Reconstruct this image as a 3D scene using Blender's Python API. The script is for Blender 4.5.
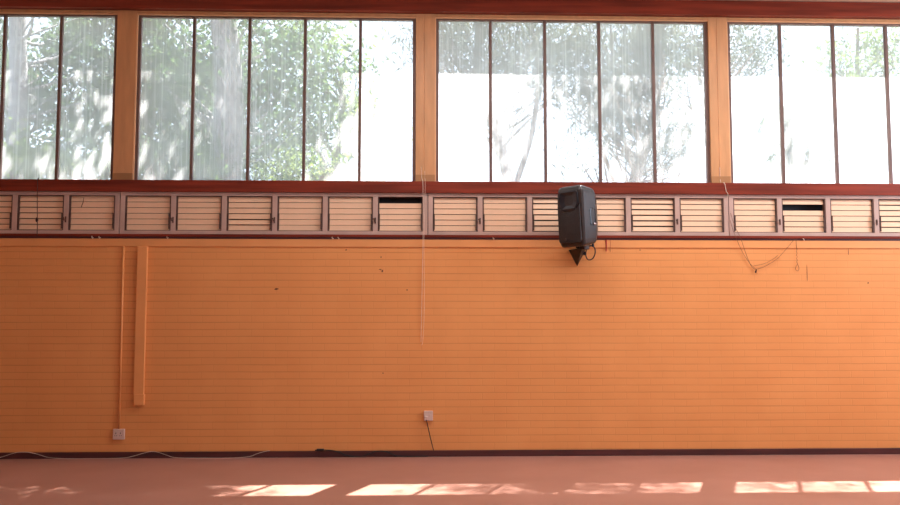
import bpy, bmesh, math, random
import numpy as np
from mathutils import Vector, Matrix, Quaternion

S = bpy.context.scene
COL = S.collection
for o in list(bpy.data.objects):
    bpy.data.objects.remove(o)

# ------------------------------------------------------------------ camera, sky, sun, daylight, exposure
cam_d = bpy.data.cameras.new('camera')
cam = bpy.data.objects.new('camera', cam_d)
COL.objects.link(cam)
PITCH, YAW = 0.0753, 0.0329
cam.location = (0.0, -10.6, 1.7132)
fwd = Vector((math.sin(YAW) * math.cos(PITCH), math.cos(YAW) * math.cos(PITCH), math.sin(PITCH)))
cam.rotation_euler = fwd.to_track_quat('-Z', 'Y').to_euler()
cam_d.sensor_width = 36.0
cam_d.lens = 850.0 / 900.0 * 36.0
cam_d.clip_start = 0.05
cam_d.clip_end = 300
S.camera = cam

world = bpy.data.worlds.new('sky')
S.world = world
world.use_nodes = True
wn = world.node_tree
wn.nodes.clear()
w_out = wn.nodes.new('ShaderNodeOutputWorld')
w_bg = wn.nodes.new('ShaderNodeBackground')
w_bg.inputs['Color'].default_value = (0.78, 0.92, 1.14, 1)
w_bg.inputs['Strength'].default_value = 2.1
wn.links.new(w_bg.outputs[0], w_out.inputs[0])

SUN_DIR = Vector((-0.40, -1.0, -2.03)).normalized()
sun_d = bpy.data.lights.new('sun', 'SUN')
sun_d.energy = 42.0
sun_d.angle = math.radians(0.53)
sun_d.color = (1.0, 0.97, 0.92)
sun = bpy.data.objects.new('sun', sun_d)
sun.rotation_euler = SUN_DIR.to_track_quat('-Z', 'Y').to_euler()
sun.location = (6, 12, 24)
COL.objects.link(sun)


def area(name, loc, direction, sx, sy, energy, color):
    d = bpy.data.lights.new(name, 'AREA')
    d.shape = 'RECTANGLE'
    d.size, d.size_y = sx, sy
    d.energy = energy
    d.color = color
    o = bpy.data.objects.new(name, d)
    o.location = loc
    o.rotation_euler = Vector(direction).to_track_quat('-Z', 'Y').to_euler()
    COL.objects.link(o)
    return o


# daylight entering through the glazed opening in the right wall and through the clerestory behind the camera
area('daylight_side_opening', (9.55, -3.3, 4.45), (-1, 0.0, 0.0), 2.0, 4.4, 330, (0.86, 1.03, 1.26))
area('daylight_rear_clerestory', (0.5, -13.95, 4.5), (0, 0.5, 0.85), 13.0, 1.9, 90, (1.0, 0.74, 0.46))
# unseen fill light added under the ceiling to brighten the upper wall
area('added_ceiling_fill', (3.2, -2.5, 5.775), (0, 0, -1), 8.4, 1.0, 235, (0.97, 0.98, 1.02))

S.view_settings.view_transform = 'Standard'
S.view_settings.look = 'None'
S.view_settings.gamma = 1.0
S.view_settings.exposure = 0.0
S.view_settings.use_curve_mapping = False
S.cycles.max_bounces = 10
S.cycles.diffuse_bounces = 6
S.cycles.transparent_max_bounces = 24
S.cycles.sample_clamp_indirect = 6.0


# ------------------------------------------------------------------ materials
def new_mat(name):
    m = bpy.data.materials.new(name)
    m.use_nodes = True
    nt = m.node_tree
    b = nt.nodes.get('Principled BSDF')
    return m, nt, b


def paint(name, col, rough=0.5, var=0.06, scale=3.0, bump=0.0, metallic=0.0, stretch=(1, 1, 1), bscale=None, spec=0.5):
    m, nt, b = new_mat(name)
    tc = nt.nodes.new('ShaderNodeTexCoord')
    mp = nt.nodes.new('ShaderNodeMapping')
    mp.inputs['Scale'].default_value = stretch
    nt.links.new(tc.outputs['Object'], mp.inputs['Vector'])
    nz = nt.nodes.new('ShaderNodeTexNoise')
    nz.inputs['Scale'].default_value = scale
    nz.inputs['Detail'].default_value = 6
    nt.links.new(mp.outputs[0], nz.inputs['Vector'])
    rp = nt.nodes.new('ShaderNodeValToRGB')
    lo = [max(0, c * (1 - 2.2 * var)) for c in col]
    hi = [min(1, c * (1 + 2.2 * var)) for c in col]
    rp.color_ramp.elements[0].position = 0.3
    rp.color_ramp.elements[1].position = 0.7
    rp.color_ramp.elements[0].color = (*lo, 1)
    rp.color_ramp.elements[1].color = (*hi, 1)
    nt.links.new(nz.outputs['Fac'], rp.inputs[0])
    nt.links.new(rp.outputs[0], b.inputs['Base Color'])
    b.inputs['Roughness'].default_value = rough
    b.inputs['Metallic'].default_value = metallic
    b.inputs['Specular IOR Level'].default_value = spec
    if bump:
        bp = nt.nodes.new('ShaderNodeBump')
        bp.inputs['Strength'].default_value = bump
        bp.inputs['Distance'].default_value = 0.004
        n2 = nt.nodes.new('ShaderNodeTexNoise')
        n2.inputs['Scale'].default_value = bscale or scale * 8
        n2.inputs['Detail'].default_value = 4
        nt.links.new(mp.outputs[0], n2.inputs['Vector'])
        nt.links.new(n2.outputs['Fac'], bp.inputs['Height'])
        nt.links.new(bp.outputs[0], b.inputs['Normal'])
    return m


WALL_COL = (0.80, 0.334, 0.105)
COURSE = 0.0867


def brick_paint():
    m, nt, b = new_mat('painted_brick')
    L = nt.links.new
    tc = nt.nodes.new('ShaderNodeTexCoord')
    sp = nt.nodes.new('ShaderNodeSeparateXYZ')
    cb = nt.nodes.new('ShaderNodeCombineXYZ')
    L(tc.outputs['Object'], sp.inputs[0])
    L(sp.outputs['X'], cb.inputs['X'])
    L(sp.outputs['Z'], cb.inputs['Y'])
    # slight wander of the joints
    wn_ = nt.nodes.new('ShaderNodeTexNoise')
    wn_.inputs['Scale'].default_value = 2.2
    wn_.inputs['Detail'].default_value = 3
    L(tc.outputs['Object'], wn_.inputs['Vector'])
    sub = nt.nodes.new('ShaderNodeVectorMath')
    sub.operation = 'MULTIPLY_ADD'
    sub.inputs[1].default_value = (0.012, 0.012, 0)
    L(wn_.outputs['Color'], sub.inputs[0])
    L(cb.outputs[0], sub.inputs[2])
    br = nt.nodes.new('ShaderNodeTexBrick')
    br.offset = 0.5
    br.inputs['Scale'].default_value = 1.0
    br.inputs['Brick Width'].default_value = 0.30
    br.inputs['Row Height'].default_value = COURSE
    br.inputs['Mortar Size'].default_value = 0.0052
    br.inputs['Mortar Smooth'].default_value = 0.35
    br.inputs['Bias'].default_value = 0.0
    br.inputs['Color1'].default_value = (1, 1, 1, 1)
    br.inputs['Color2'].default_value = (0.94, 0.94, 0.94, 1)
    br.inputs['Mortar'].default_value = (0.5, 0.5, 0.5, 1)
    L(sub.outputs[0], br.inputs['Vector'])
    # bed joints darkened, groove shadow and dirt painted into the colour; perpends are nearly filled with paint: bed mask from z only
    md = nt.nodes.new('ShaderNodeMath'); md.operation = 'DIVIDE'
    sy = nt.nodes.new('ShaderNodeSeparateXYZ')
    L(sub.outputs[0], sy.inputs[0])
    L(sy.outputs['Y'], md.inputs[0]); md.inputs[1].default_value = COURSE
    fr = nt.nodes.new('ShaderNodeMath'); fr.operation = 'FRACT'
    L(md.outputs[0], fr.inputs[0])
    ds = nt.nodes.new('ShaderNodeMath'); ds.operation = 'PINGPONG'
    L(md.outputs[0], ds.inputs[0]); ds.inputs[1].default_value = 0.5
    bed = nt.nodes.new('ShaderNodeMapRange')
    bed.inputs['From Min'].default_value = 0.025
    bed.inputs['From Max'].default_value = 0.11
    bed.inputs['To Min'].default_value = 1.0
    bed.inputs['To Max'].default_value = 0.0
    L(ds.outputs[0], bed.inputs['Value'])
    # how dark each stretch of joint is
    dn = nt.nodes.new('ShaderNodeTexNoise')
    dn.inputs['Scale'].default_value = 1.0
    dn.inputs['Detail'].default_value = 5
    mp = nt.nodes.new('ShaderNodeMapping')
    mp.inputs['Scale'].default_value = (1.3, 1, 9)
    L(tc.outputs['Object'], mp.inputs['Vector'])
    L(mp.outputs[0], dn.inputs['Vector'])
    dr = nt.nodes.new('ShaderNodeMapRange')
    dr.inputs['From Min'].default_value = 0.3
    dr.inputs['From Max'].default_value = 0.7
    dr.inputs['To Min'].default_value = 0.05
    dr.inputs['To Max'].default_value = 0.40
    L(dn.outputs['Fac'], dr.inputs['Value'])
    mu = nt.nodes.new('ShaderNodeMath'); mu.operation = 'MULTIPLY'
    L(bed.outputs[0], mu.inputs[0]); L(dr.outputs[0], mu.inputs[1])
    # base colour blotches
    nz = nt.nodes.new('ShaderNodeTexNoise')
    nz.inputs['Scale'].default_value = 1.4
    nz.inputs['Detail'].default_value = 7
    L(tc.outputs['Object'], nz.inputs['Vector'])
    rp = nt.nodes.new('ShaderNodeValToRGB')
    rp.color_ramp.elements[0].position = 0.3
    rp.color_ramp.elements[1].position = 0.7
    rp.color_ramp.elements[0].color = (WALL_COL[0] * 0.96, WALL_COL[1] * 0.94, WALL_COL[2] * 0.92, 1)
    rp.color_ramp.elements[1].color = (min(1, WALL_COL[0] * 1.03), WALL_COL[1] * 1.05, WALL_COL[2] * 1.08, 1)
    L(nz.outputs['Fac'], rp.inputs[0])
    m1 = nt.nodes.new('ShaderNodeMix'); m1.data_type = 'RGBA'; m1.blend_type = 'MULTIPLY'
    m1.inputs['Factor'].default_value = 0.10
    L(rp.outputs[0], m1.inputs['A']); L(br.outputs['Color'], m1.inputs['B'])
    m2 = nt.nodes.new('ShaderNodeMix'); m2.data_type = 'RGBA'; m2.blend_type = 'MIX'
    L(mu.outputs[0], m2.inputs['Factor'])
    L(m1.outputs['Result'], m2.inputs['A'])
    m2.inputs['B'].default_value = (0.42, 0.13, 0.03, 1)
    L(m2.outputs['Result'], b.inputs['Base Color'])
    b.inputs['Roughness'].default_value = 0.55
    b.inputs['Specular IOR Level'].default_value = 0.3
    bp = nt.nodes.new('ShaderNodeBump')
    bp.inputs['Strength'].default_value = 0.3
    bp.inputs['Distance'].default_value = 0.004
    inv = nt.nodes.new('ShaderNodeMath'); inv.operation = 'SUBTRACT'
    inv.inputs[0].default_value = 1.0
    L(br.outputs['Fac'], inv.inputs[1])
    L(inv.outputs[0], bp.inputs['Height'])
    L(bp.outputs[0], b.inputs['Normal'])
    return m


def floor_mat():
    m, nt, b = new_mat('pink_vinyl_floor')
    L = nt.links.new
    tc = nt.nodes.new('ShaderNodeTexCoord')
    nz = nt.nodes.new('ShaderNodeTexNoise')
    nz.inputs['Scale'].default_value = 1.1
    nz.inputs['Detail'].default_value = 8
    L(tc.outputs['Object'], nz.inputs['Vector'])
    rp = nt.nodes.new('ShaderNodeValToRGB')
    rp.color_ramp.elements[0].position = 0.3
    rp.color_ramp.elements[1].position = 0.72
    rp.color_ramp.elements[0].color = (0.38, 0.18, 0.13, 1)
    rp.color_ramp.elements[1].color = (0.45, 0.225, 0.17, 1)
    L(nz.outputs['Fac'], rp.inputs[0])
    L(rp.outputs[0], b.inputs['Base Color'])
    n2 = nt.nodes.new('ShaderNodeTexNoise')
    n2.inputs['Scale'].default_value = 2.5
    n2.inputs['Detail'].default_value = 5
    L(tc.outputs['Object'], n2.inputs['Vector'])
    mr = nt.nodes.new('ShaderNodeMapRange')
    mr.inputs['To Min'].default_value = 0.29
    mr.inputs['To Max'].default_value = 0.38
    L(n2.outputs['Fac'], mr.inputs['Value'])
    L(mr.outputs[0], b.inputs['Roughness'])
    b.inputs['Specular IOR Level'].default_value = 0.6
    b.inputs['Sheen Weight'].default_value = 0.04
    b.inputs['Sheen Roughness'].default_value = 0.35
    b.inputs['Sheen Tint'].default_value = (1.0, 0.93, 0.9, 1)
    return m


def dusty_glass():
    """pane outer face: clear glass under a film of dust with rain runs; the film scatters sun and sky light"""
    m, nt, b = new_mat('dusty_glass')
    L = nt.links.new
    nt.nodes.remove(b)
    out = nt.nodes.get('Material Output')
    tr = nt.nodes.new('ShaderNodeBsdfTransparent')
    tr.inputs[0].default_value = (0.92, 0.94, 0.96, 1)
    tl = nt.nodes.new('ShaderNodeBsdfTranslucent')
    tl.inputs[0].default_value = (0.72, 0.715, 0.73, 1)
    mx = nt.nodes.new('ShaderNodeMixShader')
    tc = nt.nodes.new('ShaderNodeTexCoord')
    mp = nt.nodes.new('ShaderNodeMapping'); mp.inputs['Scale'].default_value = (34, 1, 0.45)
    L(tc.outputs['Object'], mp.inputs['Vector'])
    n1 = nt.nodes.new('ShaderNodeTexNoise'); n1.inputs['Scale'].default_value = 1.0; n1.inputs['Detail'].default_value = 5
    L(mp.outputs[0], n1.inputs['Vector'])
    r1 = nt.nodes.new('ShaderNodeMapRange')
    r1.inputs['From Min'].default_value = 0.50; r1.inputs['From Max'].default_value = 0.75
    r1.inputs['To Min'].default_value = 0.0; r1.inputs['To Max'].default_value = 0.19
    L(n1.outputs['Fac'], r1.inputs['Value'])
    n2 = nt.nodes.new('ShaderNodeTexNoise'); n2.inputs['Scale'].default_value = 1.3; n2.inputs['Detail'].default_value = 4
    L(tc.outputs['Object'], n2.inputs['Vector'])
    r2 = nt.nodes.new('ShaderNodeMapRange')
    r2.inputs['From Min'].default_value = 0.3; r2.inputs['From Max'].default_value = 0.7
    r2.inputs['To Min'].default_value = 0.31; r2.inputs['To Max'].default_value = 0.47
    L(n2.outputs['Fac'], r2.inputs['Value'])
    ad = nt.nodes.new('ShaderNodeMath'); ad.operation = 'ADD'
    L(r1.outputs[0], ad.inputs[0]); L(r2.outputs[0], ad.inputs[1])
    L(ad.outputs[0], mx.inputs['Fac'])
    L(tr.outputs[0], mx.inputs[1]); L(tl.outputs[0], mx.inputs[2])
    L(mx.outputs[0], out.inputs['Surface'])
    return m


def clear_face():
    m, nt, b = new_mat('glass_inner_face')
    L = nt.links.new
    nt.nodes.remove(b)
    out = nt.nodes.get('Material Output')
    tr = nt.nodes.new('ShaderNodeBsdfTransparent')
    gl = nt.nodes.new('ShaderNodeBsdfGlossy'); gl.inputs['Roughness'].default_value = 0.25
    mx = nt.nodes.new('ShaderNodeMixShader'); mx.inputs['Fac'].default_value = 0.02
    L(tr.outputs[0], mx.inputs[1]); L(gl.outputs[0], mx.inputs[2])
    L(mx.outputs[0], out.inputs['Surface'])
    return m


def leaf_mat(name, col, tcol, scale=1.2):
    m, nt, b = new_mat(name)
    L = nt.links.new
    nt.nodes.remove(b)
    out = nt.nodes.get('Material Output')
    tc = nt.nodes.new('ShaderNodeTexCoord')
    nz = nt.nodes.new('ShaderNodeTexNoise'); nz.inputs['Scale'].default_value = scale; nz.inputs['Detail'].default_value = 4
    L(tc.outputs['Object'], nz.inputs['Vector'])

    def ramp(c):
        rp = nt.nodes.new('ShaderNodeValToRGB')
        rp.color_ramp.elements[0].position = 0.3; rp.color_ramp.elements[1].position = 0.7
        rp.color_ramp.elements[0].color = (c[0] * 0.7, c[1] * 0.8, c[2] * 0.8, 1)
        rp.color_ramp.elements[1].color = (min(1, c[0] * 1.3), min(1, c[1] * 1.2), c[2] * 1.1, 1)
        L(nz.outputs['Fac'], rp.inputs[0])
        return rp
    df = nt.nodes.new('ShaderNodeBsdfDiffuse')
    tl = nt.nodes.new('ShaderNodeBsdfTranslucent')
    L(ramp(col).outputs[0], df.inputs[0]); L(ramp(tcol).outputs[0], tl.inputs[0])
    mx = nt.nodes.new('ShaderNodeMixShader'); mx.inputs['Fac'].default_value = 0.45
    L(df.outputs[0], mx.inputs[1]); L(tl.outputs[0], mx.inputs[2])
    L(mx.outputs[0], out.inputs['Surface'])
    return m


M = {
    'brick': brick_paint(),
    'wall_paint': paint('orange_wall_paint', WALL_COL, 0.5, 0.03, 2.0),
    'floor': floor_mat(),
    'ceiling': paint('peach_ceiling_paint', (0.78, 0.54, 0.37), 0.7, 0.03, 2.0),
    'timber_panel': paint('brown_timber_panelling', (0.42, 0.17, 0.055), 0.5, 0.12, 2.0, stretch=(1, 6, 0.6)),
    'post_base': paint('brown_painted_strip', (0.42, 0.20, 0.075), 0.45, 0.05, 2.0),
    'post': paint('tan_painted_timber', (0.62, 0.31, 0.13), 0.45, 0.05, 2.0, 0.1, stretch=(6, 6, 1)),
    'lit_bead': paint('tan_lit_edge', (0.78, 0.44, 0.22), 0.4, 0.04, 3.0),  # paler tan paints in the light that these edges catch
    'sash': paint('brown_steel_sash', (0.15, 0.085, 0.065), 0.5, 0.06, 4.0),
    'red_wood': paint('dark_red_varnished_timber', (0.20, 0.030, 0.013), 0.5, 0.16, 2.0, 0.1, stretch=(0.5, 4, 9), spec=0.2),
    'skirting': paint('dark_maroon_skirting', (0.075, 0.016, 0.014), 0.5, 0.15, 2.5, stretch=(0.6, 3, 6)),
    'vent_frame': paint('dusty_pink_aluminium', (0.52, 0.35, 0.28), 0.5, 0.05, 3.0),
    'vent_dark': paint('dark_vent_channel', (0.10, 0.05, 0.035), 0.6, 0.1, 8.0),
    'slat': paint('peach_louver_slat', (0.86, 0.57, 0.36), 0.5, 0.04, 2.5),
    'backing': paint('dark_vent_backing', (0.05, 0.055, 0.06), 0.8, 0.1, 3.0),
    'black_plastic': paint('black_speaker_plastic', (0.034, 0.025, 0.022), 0.33, 0.08, 14.0, 0.3, bscale=160),
    'grille': paint('black_speaker_grille', (0.024, 0.019, 0.018), 0.6, 0.15, 60.0, 0.5, bscale=260),
    'horn': paint('dark_horn_plastic', (0.020, 0.020, 0.024), 0.35, 0.05, 8.0),
    'steel_black': paint('black_powder_coated_steel', (0.010, 0.008, 0.008), 0.5, 0.1, 10.0),
    'chrome': paint('bright_metal', (0.75, 0.72, 0.7), 0.25, 0.03, 10.0, metallic=1.0),
    'rubber': paint('black_rubber_cable', (0.012, 0.010, 0.010), 0.55, 0.1, 8.0),
    'white_cable': paint('off_white_cable', (0.60, 0.47, 0.38), 0.5, 0.05, 8.0),
    'white_plastic': paint('white_socket_plastic', (0.66, 0.48, 0.40), 0.4, 0.03, 8.0),
    'cord': paint('pale_cotton_cord', (0.80, 0.62, 0.48), 0.8, 0.08, 20.0),
    'brown_wire': paint('rusty_brown_wire', (0.20, 0.065, 0.025), 0.7, 0.15, 20.0),
    'dark_cord': paint('dark_brown_cord', (0.05, 0.018, 0.012), 0.8, 0.1, 20.0),
    'scuff': paint('dark_scuff', (0.10, 0.035, 0.02), 0.8, 0.2, 30.0),
    'red_drip': paint('dried_red_varnish', (0.40, 0.03, 0.012), 0.4, 0.15, 12.0),
    'glass': dusty_glass(),
    'glass_in': clear_face(),
    'fascia': paint('white_eave_paint', (0.7, 0.68, 0.62), 0.6, 0.05, 2.0),
    'lawn': paint('pale_earth_ground', (0.165, 0.185, 0.155), 0.9, 0.2, 1.5),
    'bark_grey': paint('grey_bark', (0.22, 0.205, 0.21), 0.9, 0.2, 5.0, 0.6, stretch=(3, 3, 0.7)),
    'bark_brown': paint('brown_bark', (0.17, 0.12, 0.09), 0.9, 0.2, 5.0, 0.6, stretch=(3, 3, 0.7)),
    'leaf_green': leaf_mat('broad_green_leaves', (0.060, 0.083, 0.050), (0.075, 0.125, 0.045)),
    'leaf_lime': leaf_mat('yellow_green_leaves', (0.11, 0.155, 0.055), (0.16, 0.22, 0.06)),
    'leaf_grey': leaf_mat('grey_green_leaves', (0.080, 0.088, 0.078), (0.075, 0.085, 0.06)),
    'leaf_dark': leaf_mat('dark_green_leaves', (0.055, 0.08, 0.045), (0.06, 0.09, 0.04)),
}


# ------------------------------------------------------------------ helpers
def box(bm, x0, x1, y0, y1, z0, z1, bevel=0.0, mi=0):
    v = [bm.verts.new((x, y, z)) for x in (x0, x1) for y in (y0, y1) for z in (z0, z1)]
    idx = [(0, 1, 3, 2), (4, 6, 7, 5), (0, 4, 5, 1), (2, 3, 7, 6), (0, 2, 6, 4), (1, 5, 7, 3)]
    fs = [bm.faces.new([v[i] for i in f]) for f in idx]
    for f in fs:
        f.material_index = mi
    if bevel > 0:
        es = {e for f in fs for e in f.edges}
        bmesh.ops.bevel(bm, geom=list(es), offset=bevel, segments=2, affect='EDGES', profile=0.5)
    return fs


def tube(bm, pts, r, n=8, r_end=None, cap=True):
    pts = [Vector(p) for p in pts]
    rings = []
    ref = None
    for i, p in enumerate(pts):
        a = pts[max(0, i - 1)]
        b = pts[min(len(pts) - 1, i + 1)]
        t = (b - a)
        if t.length < 1e-9:
            t = Vector((0, 0, 1))
        t.normalize()
        if ref is None:
            ref = t.orthogonal().normalized()
        u = (ref - t * ref.dot(t))
        if u.length < 1e-6:
            u = t.orthogonal()
        u.normalize()
        ref = u
        w = t.cross(u)
        rr = r if r_end is None else r + (r_end - r) * i / max(1, len(pts) - 1)
        rings.append([bm.verts.new(p + (u * math.cos(2 * math.pi * k / n) + w * math.sin(2 * math.pi * k / n)) * rr) for k in range(n)])
    for a, b in zip(rings[:-1], rings[1:]):
        for k in range(n):
            bm.faces.new((a[k], a[(k + 1) % n], b[(k + 1) % n], b[k]))
    if cap:
        bm.faces.new(list(reversed(rings[0])))
        bm.faces.new(rings[-1])


def smooth_path(pts, sub=6):
    pts = [Vector(p) for p in pts]
    out = []
    for i in range(len(pts) - 1):
        p0 = pts[max(0, i - 1)]; p1 = pts[i]; p2 = pts[i + 1]; p3 = pts[min(len(pts) - 1, i + 2)]
        for s in range(sub):
            t = s / sub
            out.append(0.5 * ((2 * p1) + (p2 - p0) * t + (2 * p0 - 5 * p1 + 4 * p2 - p3) * t * t + (3 * p1 - p0 - 3 * p2 + p3) * t ** 3))
    out.append(pts[-1])
    return out


def obj(name, bm, mat, parent=None, smooth=False, loc=None):
    bmesh.ops.recalc_face_normals(bm, faces=bm.faces[:])
    me = bpy.data.meshes.new(name)
    bm.to_mesh(me)
    bm.free()
    for mm in (mat if isinstance(mat, (list, tuple)) else [mat]):
        me.materials.append(mm)
    if smooth:
        for p in me.polygons:
            p.use_smooth = True
    o = bpy.data.objects.new(name, me)
    COL.objects.link(o)
    if parent is not None:
        o.parent = parent
    if loc is not None:
        o.location = loc
    return o


def tag(o, label=None, cat=None, group=None, kind=None):
    if label:
        o['label'] = label
    if cat:
        o['category'] = cat
    if group:
        o['group'] = group
    if kind:
        o['kind'] = kind
    return o


def thing(name, label, cat, loc=(0, 0, 0), rotz=0.0, group=None, kind=None):
    o = bpy.data.objects.new(name, None)
    o.empty_display_size = 0.1
    COL.objects.link(o)
    o.location = loc
    o.rotation_euler = (0, 0, rotz)
    return tag(o, label, cat, group, kind)


def struct(name, bm, mat, label, cat, smooth=False):
    return tag(obj(name, bm, mat, None, smooth), label, cat, None, 'structure')


def B(*args, **kw):
    bm = bmesh.new()
    box(bm, *args, **kw)
    return bm


# ------------------------------------------------------------------ room shell
XL, XR, YB, ZC = -9.2, 9.6, -14.0, 5.79
struct('floor', B(XL - 0.2, XR + 0.2, YB - 0.2, 0.0, -0.15, 0.0), M['floor'], 'pinkish vinyl floor with dappled patches of sun along the window wall', 'floor')
struct('ceiling', B(XL - 0.2, XR + 0.2, YB - 0.2, 0.30, ZC, ZC + 0.2), M['ceiling'], 'flat peach ceiling seen as a thin strip above the red beam', 'ceiling')
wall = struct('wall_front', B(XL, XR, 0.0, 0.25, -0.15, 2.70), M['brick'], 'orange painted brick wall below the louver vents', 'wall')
struct('wall_left', B(XL - 0.2, XL, YB, 0.25, 0.0, ZC), M['timber_panel'], 'brown timber panelled left side wall of the hall', 'wall')
bm = bmesh.new()
OY0, OY1, OZ0, OZ1 = -5.5, -1.1, 3.45, 5.45        # glazed opening in the right wall
box(bm, XR, XR + 0.2, YB, OY0, 0, ZC); box(bm, XR, XR + 0.2, OY1, 0.25, 0, ZC)
box(bm, XR, XR + 0.2, OY0, OY1, 0, OZ0); box(bm, XR, XR + 0.2, OY0, OY1, OZ1, ZC)
struct('wall_right', bm, M['timber_panel'], 'brown timber panelled right side wall with a glazed opening', 'wall')
bm = bmesh.new()
box(bm, XL, XR, YB - 0.2, YB, 0, 3.5); box(bm, XL, XR, YB - 0.2, YB, 5.5, ZC)
box(bm, XL, -6.0, YB - 0.2, YB, 3.5, 5.5); box(bm, 7.0, XR, YB - 0.2, YB, 3.5, 5.5)
struct('wall_back', bm, M['timber_panel'], 'brown timber panelled back wall with a clerestory opening', 'wall')

struct('baseboard_front', B(XL, XR, -0.016, 0.0, 0.0, 0.076, bevel=0.004), M['skirting'], 'dark maroon skirting board along the foot of the brick wall', 'baseboard')
struct('trim_1', B(XL, XR, -0.014, 0.0, 2.578, 2.676, bevel=0.003), M['wall_paint'], 'orange painted board along the top of the brick wall', 'trim')
bm = bmesh.new()
box(bm, XL, XR, -0.034, 0.0, 2.700, 2.732, bevel=0.004)
box(bm, XL, XR, -0.018, 0.0, 2.676, 2.706, mi=1)  # darker colour paints in the shade on the strip's lower half
struct('trim_2', bm, [M['red_wood'], M['skirting']], 'narrow dark red timber strip under the louver vents', 'trim')
struct('trim_3', B(XL, XR, -0.045, 0.22, 3.258, 3.405, bevel=0.004), M['red_wood'], 'dark red timber sill board between the windows and the louver vents', 'sill')
struct('trim_4', B(XL, XR, -0.030, 0.24, 5.592, 5.780, bevel=0.004), M['red_wood'], 'dark red timber beam across the top of the windows', 'beam')
struct('trim_5', B(XL, XR, 0.17, 0.25, 2.70, 3.26), M['backing'], 'dark cavity panel added behind the louver vents', 'backing')  # solid dark panel added to stop light leaking through the slats

# ------------------------------------------------------------------ posts and windows
PC = [-7.535, -3.747, 0.037, 3.823, 7.61]
PW = 0.123
post_lab = ['tan painted post at the far left end of the windows', 'tan painted post above the trunking, left of the middle', 'tan painted post in the middle with the hanging cords',
            'tan painted post right of the black loudspeaker with a seam down it', 'tan painted post at the far right end of the windows']
for i, c in enumerate(PC):
    bm = bmesh.new()
    sm = -0.018
    if i in (0, 1, 4):
        box(bm, c - PW, c + PW, 0.06, 0.24, 3.405, 5.592, bevel=0.003)
    else:
        box(bm, c - PW, c + sm - 0.0025, 0.06, 0.24, 3.405, 5.592, bevel=0.003)
        box(bm, c + sm + 0.0025, c + PW, 0.06, 0.24, 3.405, 5.592, bevel=0.003)
        box(bm, c + sm - 0.0025, c + sm + 0.0025, 0.066, 0.24, 3.405, 5.592)
    po = struct('trim_%d' % (6 + i), bm, M['post'], post_lab[i], 'post')
    tag(obj('post_base', B(c - PW, c + PW, 0.052, 0.07, 3.400, 3.505, bevel=0.002), M['post_base'], po), 'darker brown strip at the foot of the post')

win_lab = ['leftmost dusty window with a grey trunk and green bush behind', 'dusty window left of middle with a broad grey trunk behind', 'dusty window right of middle above the black loudspeaker',
           'rightmost dusty window glaring with sun']
for i in range(4):
    x0, x1 = PC[i] + PW, PC[i + 1] - PW
    ctr = 0.5 * (PC[i] + PC[i + 1])
    w = thing('window_%d' % (i + 1), win_lab[i], 'window', (ctr, 0.06, 3.405), kind='structure')
    a, b = x0 - ctr, x1 - ctr
    H = 5.592 - 3.405
    bm = bmesh.new()                                   # head and side linings
    box(bm, a, b, 0.0, 0.16, H - 0.036, H - 0.003)
    obj('head_lining', bm, M['post'], w)
    bm = bmesh.new()
    box(bm, a, b, 0.006, 0.03, H - 0.054, H - 0.038, bevel=0.003)
    box(bm, a, a + 0.012, 0.006, 0.03, 0, H - 0.055, bevel=0.003)
    obj('lit_bead', bm, M['lit_bead'], w)
    bm = bmesh.new()                                   # steel sash frame
    box(bm, a + 0.012, b, 0.03, 0.09, H - 0.075, H - 0.037)
    box(bm, a + 0.012, a + 0.048, 0.03, 0.09, 0, H - 0.075)
    box(bm, b - 0.040, b, 0.03, 0.09, 0, H - 0.075)
    box(bm, a + 0.048, b - 0.040, 0.03, 0.09, -0.01, 0.012)
    obj('sash_frame', bm, M['sash'], w)
    for k in range(4):
        xm = (k - 1.5) * 0.7045
        bm = bmesh.new()
        box(bm, xm - 0.018, xm + 0.018, 0.035, 0.085, 0.012, H - 0.075, bevel=0.003)
        obj('mullion', bm, M['sash'], w)
    bm = bmesh.new()
    fs = box(bm, a + 0.048, b - 0.040, 0.066, 0.072, 0.012, H - 0.075, mi=1)
    for f in fs:
        if f.calc_center_median().y > 0.0715:
            f.material_index = 0
    g = obj('glass', bm, [M['glass'], M['glass_in']], w)

# glazed opening of the right wall (outside the frame): plain steel grid
w = thing('window_5', 'tall glazed opening in the right side wall', 'window', (XR + 0.1, -3.3, OZ0), kind='structure')
bm = bmesh.new()
for k in range(5):
    y = -2.2 + 4.4 * k / 4
    box(bm, -0.02, 0.02, y - 0.02, y + 0.02, 0, OZ1 - OZ0)
for k in range(3):
    z = (OZ1 - OZ0) * k / 2
    box(bm, -0.02, 0.02, -2.2, 2.2, z - 0.02, z + 0.02)
obj('frame', bm, M['sash'], w)
w = thing('window_6', 'long clerestory opening in the back wall', 'window', (0.5, YB - 0.1, 3.5), kind='structure')
bm = bmesh.new()
for k in range(14):
    x = -6.5 + 13.0 * k / 13
    box(bm, x - 0.02, x + 0.02, -0.02, 0.02, 0, 2.0)
obj('frame', bm, M['sash'], w)

w = thing('window_7', 'frame added around the unseen fill light under the ceiling', 'window', (3.2, -2.5, ZC), kind='structure')  # surround for the added ceiling fill; the ceiling behind is solid
bm = bmesh.new()
for (x0, x1, y0, y1) in ((-4.3, 4.3, -0.58, -0.51), (-4.3, 4.3, 0.51, 0.58), (-4.3, -4.22, -0.51, 0.51), (4.22, 4.3, -0.51, 0.51)):
    box(bm, x0, x1, y0, y1, -0.05, 0.0, bevel=0.004)
obj('frame', bm, M['fascia'], w)
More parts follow.
